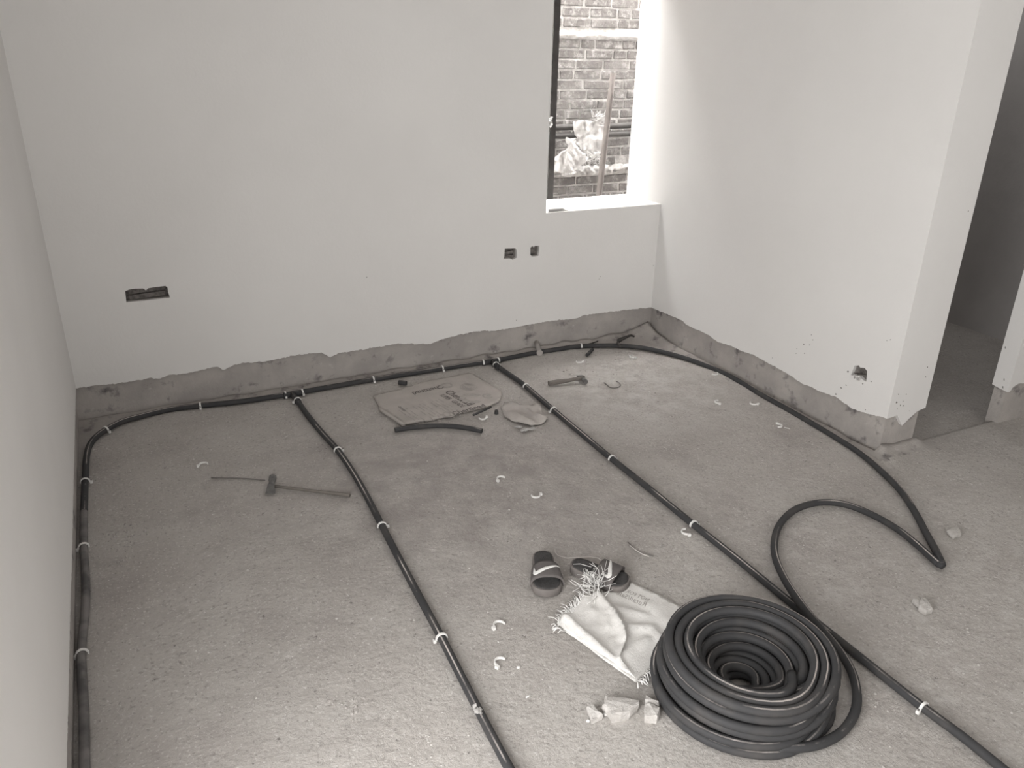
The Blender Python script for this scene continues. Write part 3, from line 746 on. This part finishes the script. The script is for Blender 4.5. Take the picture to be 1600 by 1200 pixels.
# ------------------------------------------------------------------ printed cement sack
def text_mesh(bm, body, origin, ux, uy, size, zf, shear=0., bold=.0):
    """flat lettering laid on the surface zf(x,y); ux along the line, uy up the letters"""
    cu = bpy.data.curves.new('t', 'FONT'); cu.body = body; cu.size = 1; cu.offset = bold; cu.resolution_u = 2; cu.shear = shear
    ob = bpy.data.objects.new('t', cu); C.objects.link(ob)
    dg = bpy.context.evaluated_depsgraph_get(); me_ = ob.evaluated_get(dg).to_mesh()
    vs_ = [v.co.copy() for v in me_.vertices]; fs_ = [tuple(p.vertices) for p in me_.polygons]
    wd = max(v.x for v in vs_)
    ob.evaluated_get(dg).to_mesh_clear(); bpy.data.objects.remove(ob); bpy.data.curves.remove(cu)
    L = ux.length; s = L/wd
    nv = []
    for v in vs_:
        p = origin+ux.normalized()*(v.x*s)+uy.normalized()*(v.y*size)
        nv.append(bm.verts.new((p.x, p.y, zf(p.x, p.y)+.0011)))
    for f in fs_:
        try: bm.faces.new([nv[i] for i in f])
        except ValueError: pass
SK = empty('cement_sack', gz(690, 625)); SK.matrix_basis = Matrix.Translation(gz(690, 625))
ol = [gz(a_, b_) for a_, b_ in [(583.6,620),(600,616),(634,608),(660,599),(700,591.5),(733,585),(741,587),(765,603),(783,613.5),(784,620),(780,628),(765,636),(745,641),(718,648),(704,652),(680,657),(650,662),(632,665),(612,651),(594,639)]]
def sk_z(x, y): return .010+.004*fb(x*7, y*7, 1)+.0016*fb(x*30, y*30, 2)
bm = bmesh.new(); cloth(bm, [(p.x, p.y) for p in ol], .02, lambda x, y: (x, y, sk_z(x, y)), .006, .002)
child_shift(from_bm('printed_body', bm, M['sackgrey'], SK), SK)
o = tube_obj('rolled_hem', [gz(594, 639, .012), gz(604, 646, .014), gz(618, 655, .014), gz(631, 664.5, .012)], .009, M['sackgrey'], SK, n=9); child_shift(o, SK)
G = lambda a_, b_: gz(a_, b_, .012)
def T(body, p0, p1, up_px, hpx, **k):
    o_ = G(*p0); ux = G(*p1)-o_; uy = (G(p0[0]+up_px[0], p0[1]+up_px[1])-o_); uy -= ux.normalized()*(uy.dot(ux.normalized()))
    bm = bmesh.new(); text_mesh(bm, body, o_, ux, uy, hpx, sk_z, **k)
    child_shift(from_bm('printed_word', bm, M['ink'], SK), SK)
T('Chettinad', (709,648.5), (760,634.5), (-3,-6), .055, bold=.02)
T('Chettinad', (691,601.5), (643,613), (3,6), .055, bold=.02)
T('Chettinad', (694,612), (732,634), (8,-5), .062, bold=.02)
T('SUPER', (686,616.5), (701,625), (8,-5), .04, bold=.01)
T('GRADE', (704,627), (721,636.5), (8,-5), .04, bold=.01)
T('cement', (621,635), (631,642.5), (6,-4), .03)
bm = bmesh.new()
# columns of small print as thin printed bars
ax = (G(732, 634)-G(694, 612)).normalized(); ay = (G(694, 612)-G(640, 624)).normalized(); ay = (ay-ax*ay.dot(ax)).normalized()
base = G(690, 618); q = random.Random(3)
for k in range(13):
    s0 = base-ay*(.035+k*.02); L = .30*q.uniform(.75, 1)
    a_ = s0+ax*.02; b_ = s0+ax*L; hw = ay*.0028
    if k % 5 == 4: continue
    n_ = 12; prev = None
    for i in range(n_+1):
        p = a_+(b_-a_)*(i/n_); c_ = [bm.verts.new(((p+sg*hw).x, (p+sg*hw).y, sk_z((p+sg*hw).x, (p+sg*hw).y)+.0011)) for sg in (-1, 1)]
        if prev and (i+k) % 4: bm.faces.new((prev[0], c_[0], c_[1], prev[1]))
        prev = c_
def ringprint(px, py, r1, r2, a0_=0, a1_=6.2832):
    c_ = G(px, py); n_ = 22; prev = None
    for i in range(n_+1):
        t = a0_+(a1_-a0_)*i/n_
        c2 = [bm.verts.new((c_.x+r*math.cos(t), c_.y+r*math.sin(t), sk_z(c_.x+r*math.cos(t), c_.y+r*math.sin(t))+.0012)) for r in (r1, r2)]
        if prev: bm.faces.new((prev[0], c2[0], c2[1], prev[1]))
        prev = c2
ringprint(698, 602, .022, .034); ringprint(700.5, 647.5, .022, .034); ringprint(762, 618, .02, .03, .3, 5.6); ringprint(764, 617.5, .004, .012)
ringprint(737, 622, .03, .065, .2, 5.2)
for r_ in (.018, .03, .042): ringprint(732, 604, r_, r_+.005, .4, 5.9)
child_shift(from_bm('worn_print', bm, M['inklight'], SK), SK)
tag(SK, 'flattened dusty printed cement sack lying below the right tee', 'sack')

# dusty crumpled bag end beside it
bag = empty('crumpled_bag', gz(815, 652)); bag.matrix_basis = Matrix.Translation(gz(815, 652))
ol = [gz(a_, b_) for a_, b_ in [(787,630),(801,633),(818,638),(841,636),(850,647),(857,658),(851,663),(831,668.5),(814,664),(799,660),(788,653),(783,640)]]
rid = [((818,641),(830,652)),((800,637),(818,641)),((818,641),(841,638)),((830,652),(850,660)),((800,650),(828,664))]
rid = [((gz(*a_).x, gz(*a_).y), (gz(*b_).x, gz(*b_).y)) for a_, b_ in rid]
def bag_z(x, y):
    z = .008+.006*fb(x*9, y*9, 5)+.003*fb(x*28, y*28, 5)
    z += max(.026*math.exp(-(dseg((x, y), *s_)/.022)**1.4) for s_ in rid)
    return z
bm = bmesh.new(); cloth(bm, [(p.x, p.y) for p in ol], .018, lambda x, y: (x, y, max(.004, bag_z(x, y))), .002, .004)
child_shift(from_bm('bag_body', bm, M['plastic'], bag), bag)
bm = bmesh.new()
for i, (a_, b_, L) in enumerate(((809, 667, .03), (822, 671, .032), (830, 670, .028), (817, 673, .02))):
    c_ = gz(a_, b_, .01)
    cloth(bm, [(c_.x-L*.6, c_.y-L*.4), (c_.x+L*.6, c_.y-L*.5), (c_.x+L*.7, c_.y+L*.4), (c_.x-L*.5, c_.y+L*.5)], .009, lambda x, y, i=i: (x, y, .009+.012*abs(fb(x*50, y*50, i))), .001, .003)
o = child_shift(from_bm('torn_white_edge', bm, M['rag'], bag), bag); o['label'] = 'white torn edge of the bag'
tag(bag, 'crumpled dust-covered bag between the printed sack and the right branch pipe', 'bag')

# offcuts
def off(pts, r, lab, name='pipe_offcut', mt='pipe', z=None, hollow=False):
    z = r+.002 if z is None else z
    o = tube_obj(name, [gz(a_, b_, z) for a_, b_ in pts], r, M[mt], n=10, step=.02); tag(o, lab, 'pipe offcut'); return o
off([(617,672),(645,668),(675,665.5),(705,666),(730,669),(753,673.5)], .0125, 'long curved black pipe offcut in front of the printed sack')
off([(623,597.5),(635,599)], .0135, 'short black pipe offcut lying behind the printed sack')
off([(917,555),(921,551),(926,546)], .010, 'short black offcut just below the pipe, left of its far bend')
o = tube_obj('black_rod', [gz(739.5,648.5,.017), gz(753,642.5,.021), gz(767,635.8,.021)], .006, M['pipe'], n=8); tag(o, 'thin black rod resting on the printed sack\'s near edge', 'rod')
bm = bmesh.new(); c_ = gz(775.5, 646.5, 0); bmesh.ops.create_cone(bm, cap_ends=True, segments=14, radius1=.011, radius2=.009, depth=.018, matrix=Matrix.Translation((c_.x, c_.y, .0105)))
bmesh.ops.create_cone(bm, cap_ends=True, segments=14, radius1=.006, radius2=.005, depth=.004, matrix=Matrix.Translation((c_.x, c_.y, .0208)))
o = from_bm('rubber_plug', bm, M['pipe']); tag(o, 'small round dark plug on the floor right of the printed sack', 'plug')
# dark splinter behind the pipe at the far bend
bm = bmesh.new()
tube(bm, catmull([gz(966,533,.02), gz(969,531,.03), gz(978,527,.032), (gz(986,524,.03)), gz(991,526,.02)], .02), lambda t: .012*(1-.7*t)+.002, 7, uv=False)
tube(bm, catmull([gz(966,533,.02), gz(965,537,.03), gz(969,541,.035)], .02), .007, 7, uv=False)
o = from_bm('wood_splinter', bm, M['rust']); tag(o, 'dark jagged splinter behind the pipe near the far right corner', 'splinter')
o = tube_obj('wood_splinter', [gz(918,538,.012), gz(926,536,.014), gz(934,533,.012)], .004, M['rust'], n=6); tag(o, 'thin dark splinter behind the pipe, left of the jagged one', 'splinter')

# ------------------------------------------------------------------ tools
def frame_tf(p, q_, z):
    d = q_-p; a_ = math.atan2(d.y, d.x); return Matrix.Translation((p.x, p.y, z)) @ Matrix.Rotation(a_, 4, 'Z')
def hammer(p_end, p_head, lab, hr=.011, headlen=.1, hrt=0., claw=True, headr=.014):
    """x axis runs from handle end to the head"""
    a_ = gz(*p_end); b_ = gz(*p_head); L = (b_-a_).length
    r = empty('hammer'); r.matrix_basis = frame_tf(a_, b_, 0)
    bm = bmesh.new()
    tube(bm, [Vector((x, 0, z)) for x, z in ((0, hr+.002), (.004, hr+.002), (.09, hr+.003), (.12, hr+.003), (L*.8, hr+.006), (L+.012, hr+.007))],
         lambda t: hr*(1.0 if t < .45 else .8), 8, uv=False)
    from_bm('handle', bm, M['handle'], r)
    bm = bmesh.new(); h2 = headlen/2; z = headr+.004
    tube(bm, [Vector((L, y, z)) for y in (-h2, -h2+.004, -h2+.022, -h2+.026, -.012, .012)], lambda t: headr if t < .45 else headr*.82, 12, uv=False)
    # tapering peen / blade
    for (y0_, w0, t0_, y1_, w1, t1_) in ((.012, headr*.8, headr*.8, h2, headr*1.25, .0025),):
        v1 = [bm.verts.new((L+sx_*w0, y0_, z+sz*t0_)) for sx_, sz in ((-1,-1),(1,-1),(1,1),(-1,1))]
        v2 = [bm.verts.new((L+sx_*w1, y1_, z-.004+sz*t1_)) for sx_, sz in ((-1,-1),(1,-1),(1,1),(-1,1))]
        for i in range(4): bm.faces.new((v1[i], v1[(i+1) % 4], v2[(i+1) % 4], v2[i]))
        bm.faces.new(v2); bm.faces.new(list(reversed(v1)))
    hd = from_bm('head', bm, M['steel'], r); hd.location = (0, 0, 0)
    if hrt:
        for v in hd.data.vertices:
            x, y = v.co.x-L, v.co.y; v.co.x = L+x*math.cos(hrt)-y*math.sin(hrt); v.co.y = x*math.sin(hrt)+y*math.cos(hrt)
    tag(r, lab, 'hammer'); return r
hammer((547,777), (425,764), 'hammer with long thin handle and dark head on the left floor', .008, .125, .35, headr=.016)
hammer((857,603), (910,596), 'small hammer with thick handle on the floor right of the right branch', .014, .105, -.1, headr=.014)
o = tube_obj('steel_rod', [gz(330,746.5,.003), gz(360,746.8,.003), gz(390,748.3,.003), gz(414,750.5,.003)], .0028, M['wire'], n=6); tag(o, 'thin straight rod lying behind the left hammer\'s head', 'rod')
o = tube_obj('bent_wire', [gz(944,598,.003), gz(948,601,.003), gz(953,605,.003), gz(960,606,.003), gz(967,604.5,.003), gz(969.5,601.5,.005), gz(967,598,.008), gz(963,596,.008)], .0028, M['wire'], n=6, step=.01); tag(o, 'thin hooked wire on the floor right of the small hammer', 'wire')
o = tube_obj('wire_offcut', [gz(981,847,.003), gz(990,856,.003), gz(1002,863,.003), gz(1021,869,.003)], .0018, M['wire'], n=6); tag(o, 'thin curved wire offcut behind the sandals, toward the right branch', 'wire')
o = tube_obj('wire_offcut', [gz(984,852,.003), gz(993,859,.003), gz(1004,866,.003), gz(1014,869.5,.003)], .0016, M['thread'], n=6); tag(o, 'paler wire offcut lying just in front of the other behind the sandals', 'wire')
# pincers across the pipe
pr = empty('pincers'); a_ = gz(843, 556); b_ = gz(834, 538); pr.matrix_basis = frame_tf(a_, b_, 0); L = (b_-a_).length
bm = bmesh.new(); tube(bm, [Vector((0, 0, .02)), Vector((.02, 0, .022)), Vector((.06, 0, .034)), Vector((L*.62, 0, .044))], lambda t: .016 if t < .4 else .0145, 12, uv=False)
tube(bm, [Vector((-.004, 0, .02)), Vector((.004, 0, .02))], .019, 12, uv=False)
from_bm('jaw', bm, M['cement'], pr)
for s_ in (-1, 1):
    o = tube_obj('handle', [(L*.55, s_*.006, .044), (L*.75, s_*.018, .040), (L*.92, s_*.026, .026), (L*1.06, s_*.024, .016)], .0065, M['steel'], pr, n=8)
tag(pr, 'greyish pincers with forked handles lying across the back wall pipe', 'pincers')

# ------------------------------------------------------------------ sandals
def sole_outline(L):
    # half-widths along the length, heel (0) to toe (1)
    t_ = [0, .03, .08, .18, .35, .5, .65, .78, .88, .95, .99, 1.0]
    w_ = [.010, .025, .034, .039, .039, .042, .050, .054, .050, .038, .020, .006]
    rr = [(w*1.02, L*(t-.5)) for t, w in zip(t_, w_)]; ll = [(-w*.96, L*(t-.5)) for t, w in reversed(list(zip(t_, w_)))]
    return rr+ll
def sandal(heel_px, toe_px, lab):
    a_, b_ = gz(*heel_px, .012), gz(*toe_px, .012); L = .275; c_ = (a_+b_)/2
    r = empty('sandal'); d = b_-a_; r.matrix_basis = Matrix.Translation((c_.x, c_.y, 0)) @ Matrix.Rotation(math.atan2(d.y, d.x)-math.pi/2, 4, 'Z')
    L = d.length
    ol_ = sole_outline(L); bm = bmesh.new()
    def lift(y): return .004*max(0, (y/L-.25)/.25)**2*.5
    rings = []
    for z, s in ((.001, .955), (.004, .99), (.018, 1.0), (.026, 1.0), (.029, .96)):
        rings.append([bm.verts.new((x*s, y*(1-(1-s)*.5), z+(lift(y) if z > .01 else 0)+(.007*max(0, -y/L*2-.1) if z > .01 else 0))) for x, y in ol_])
    n_ = len(ol_)
    for r1, r2 in zip(rings, rings[1:]):
        for i in range(n_): bm.faces.new((r1[i], r1[(i+1) % n_], r2[(i+1) % n_], r2[i])).smooth = True
    bm.faces.new(list(reversed(rings[0]))); bm.faces.new(rings[-1])
    from_bm('sole', bm, M['sole'], r)
    # footbed
    ins = [(x*.86, y*.94) for x, y in ol_]
    def fz(x, y): return .0305+lift(y)+.007*max(0, -y/L*2-.1)+.004*(x/.05)**2
    bm = bmesh.new(); cloth(bm, ins, .012, lambda x, y: (x, y, fz(x, y)), .004)
    from_bm('footbed', bm, M['footbed'], r)
    # strap: arch from side to side
    y0, y1 = L*.03, L*.31
    def sp(u, v, off=0):     # u -1..1 across, v 0..1 along
        y = y0+(y1-y0)*v+.012*(1-abs(u))*(v-.5)*2*.5
        w = .047+.008*v; a = u*math.pi*.5*1.02; hgt = .056-.012*v
        k = 1+off/.05
        x = (w)*math.sin(a)**1 if False else w*math.copysign(abs(math.sin(a))**.85, a)
        z = .014+(hgt)*max(0., math.cos(a))**.7
        return Vector((x*k, y, z+off))
    bm = bmesh.new(); nu, nv = 20, 8; gA, gB = {}, {}
    for i in range(nu+1):
        for j in range(nv+1):
            gA[i, j] = bm.verts.new(sp(-1+2*i/nu, j/nv, 0)); gB[i, j] = bm.verts.new(sp(-1+2*i/nu, j/nv, .005))
    for i in range(nu):
        for j in range(nv):
            bm.faces.new((gA[i, j], gA[i, j+1], gA[i+1, j+1], gA[i+1, j])).smooth = True
            bm.faces.new((gB[i, j], gB[i+1, j], gB[i+1, j+1], gB[i, j+1])).smooth = True
    for i in range(nu):
        for j in (0, nv): bm.faces.new((gA[i, j], gA[i+1, j], gB[i+1, j], gB[i, j]))
    for j in range(nv):
        for i in (0, nu): bm.faces.new((gA[i, j], gA[i, j+1], gB[i, j+1], gB[i, j]))
    st = from_bm('strap', bm, M['strap'], r)
    # swoosh emblem, wrapped on the strap (hook on the +x side, tail to the -x side, belly to the toe)
    out = [(.62, .18), (.52, .52), (.50, .62), (.40, .60), (.2, .48), (-.1, .32), (-.45, .16), (-.78, .10), (-.45, .26), (-.1, .50), (.18, .74), (.40, .88), (.58, .86), (.68, .70), (.66, .45)]
    bm = bmesh.new(); cloth(bm, [(u, v) for u, v in out], .07, lambda u, v: sp(u*.85, .12+v*.8, .0068), .0015)
    sw = from_bm('swoosh_emblem', bm, M['white'], st)
    tag(r, lab, 'sandal'); return r
sandal((847,868), (857,930), 'dark slide sandal pointing toward the camera, left of the pair')
sandal((893,884), (982,917), 'dark slide sandal lying sideways behind the white sack, right of the pair')
s_ = tube_obj('loose_thread', [gz(867,857,.002), gz(867.5,863,.002), gz(872,868,.003), gz(886,872,.002), gz(899,871,.002), gz(923,870,.002), gz(935,872,.004), gz(944,879,.02)], .0012, M['thread'], n=5); tag(s_, 'long pale thread lying behind the two sandals', 'thread')

# ------------------------------------------------------------------ white sack by the coil
WS = empty('white_sack', gz(970, 985)); WS.matrix_basis = Matrix.Translation(gz(970, 985))
ol = [gz(a_, b_) for a_, b_ in [(874,975),(915,938),(936,930),(958,926),(987,912),(1020,928),(1066,951),(1080,985),(1068,1010),(1040,1040),(1018,1046),(992,1069),(961,1046),(881,988)]]
px2 = lambda a_, b_: (gz(a_, b_).x, gz(a_, b_).y)
fold = [(px2(960,955), px2(1005,965), .010, .02), (px2(985,985), px2(1018,985), .012, .018), (px2(1018,985), px2(1030,1000), .010, .016), (px2(975,1025), px2(1010,1005), .010, .018), (px2(1000,940), px2(1045,975), .004, .03)]
CLR = .262
def ws_z(x, y):
    z = .006+.003*fb(x*8, y*8, 3)+.0015*fb(x*26, y*26, 3)
    z += max(h_*1.15*math.exp(-(dseg((x, y), a_, b_)/w_)**2) for a_, b_, h_, w_ in fold)
    d = math.hypot(x-CX, y-CY)-CLR
    k = max(0, min(1, d/.04)); return max(.0015, z*k+.0015)
bm = bmesh.new(); cloth(bm, [(p.x, p.y) for p in ol], .013, lambda x, y: (x, y, ws_z(x, y)), .0008, .001)
child_shift(from_bm('back_layer', bm, M['sackwhite'], WS), WS)
fo = [(869.5,978.7),(878,964),(915,934),(934,932),(955,958),(966,975),(974,992),(977,1010),(973,1022),(967,1038),(978,1046),(991,1068),(961,1046),(920,1016),(880,987)]
fo = [px2(*p) for p in fo]
fr = [(px2(934,934), px2(957,962), .020, .016), (px2(957,962), px2(973,992), .026, .018), (px2(973,992), px2(977,1010), .028, .018), (px2(977,1010), px2(966,1040), .022, .016), (px2(966,1040), px2(990,1066), .012, .018),
      (px2(884,972), px2(962,1042), .020, .016), (px2(915,940), px2(925,960), .008, .02), (px2(945,960), px2(950,985), .010, .012), (px2(960,1005), px2(962,1030), .010, .014)]
def wf_z(x, y):
    z = .012+.003*fb(x*9, y*9, 6)+.0022*fb(x*30, y*30, 6)
    z += max(h_*math.exp(-(dseg((x, y), a_, b_)/w_)**1.5) for a_, b_, h_, w_ in fr)
    return z
bm = bmesh.new(); cloth(bm, fo, .010, lambda x, y: (x, y, wf_z(x, y)), .001, .001)
child_shift(from_bm('folded_flap', bm, M['sackwhite'], WS), WS)
# mirrored print showing through on the back layer
bm = bmesh.new()
o_ = gz(1012, 941, .01); ux = gz(977, 925, .01)-o_; uy = gz(1016, 931, .01)-o_; uy -= ux.normalized()*uy.dot(ux.normalized())
text_mesh(bm, 'NOT FOR', o_, ux, uy, .03, ws_z)
child_shift(from_bm('printed_word', bm, M['inklight'], WS), WS); bm = bmesh.new()
o_ = gz(1009, 949, .01); ux = gz(962, 928, .01)-o_; uy = gz(1013, 940, .01)-o_; uy -= ux.normalized()*uy.dot(ux.normalized())
text_mesh(bm, 'Retail/Sale', o_, ux, uy, .032, ws_z, shear=.25)
child_shift(from_bm('printed_word', bm, M['inklight'], WS), WS)
# frayed edges
bm = bmesh.new(); q = random.Random(8)
def edge_fray(p0, p1, n_, L, side, r=.0016):
    for i in range(n_):
        t = (i+q.uniform(0, 1))/n_; p = gz(p0[0]+(p1[0]-p0[0])*t, p0[1]+(p1[1]-p0[1])*t, .012)
        d = gz(p0[0]+side[0], p0[1]+side[1])-gz(*p0); d.normalize(); d = (d+Vector((q.uniform(-.5, .5), q.uniform(-.5, .5), q.uniform(-.1, .5)))).normalized()*L*q.uniform(.5, 1.1)
        e = p+d; e.z = max(.003, e.z*.7)
        tube(bm, [p-d*.3, p+d*.5+Vector((0, 0, .006)), e], r, 4, uv=False)
edge_fray((872,976), (914,934), 48, .045, (-6, -9)); edge_fray((869,978), (880,987), 8, .03, (-8, 0))
edge_fray((995,1068), (1022,1040), 20, .03, (6, 6), .002)
for _ in range(95):    # tangled tuft standing at the sack's mouth
    c_ = gz(q.gauss(931, 7), q.gauss(918, 9), .02)
    d = Vector((q.uniform(-1, 1), q.uniform(-.6, 1), q.uniform(-.2, 1))).normalized()*q.uniform(.03, .075)
    p = Vector((c_.x, c_.y, max(.008, .03+q.uniform(-.02, .03)))); e = p+d; e.z = max(.004, e.z)
    tube(bm, [p, p+d*.5+Vector((q.uniform(-1, 1), q.uniform(-1, 1), .3))*.012, e], .0011, 4, uv=False)
o = child_shift(from_bm('frayed_threads', bm, M['white'], WS), WS); o['kind'] = 'stuff'
tag(WS, 'torn white woven sack with frayed ends lying against the black coil', 'sack')

GR = {'stone': 'broken stones on the floor', 'sandal': 'pair of sandals', 'pipe offcut': 'black pipe offcuts on the floor', 'rag': 'torn sacking outside the window',
      'hammer': 'hammers on the floor', 'splinter': 'splinters behind the pipe'}
for o in S.objects:
    if o.get('category') in GR: o['group'] = GR[o['category']]
    if o.name.startswith('horizontal_pole'): o['group'] = 'horizontal poles outside the window'
    if o.name.startswith('wire_offcut'): o['group'] = 'wire offcuts behind the sandals'
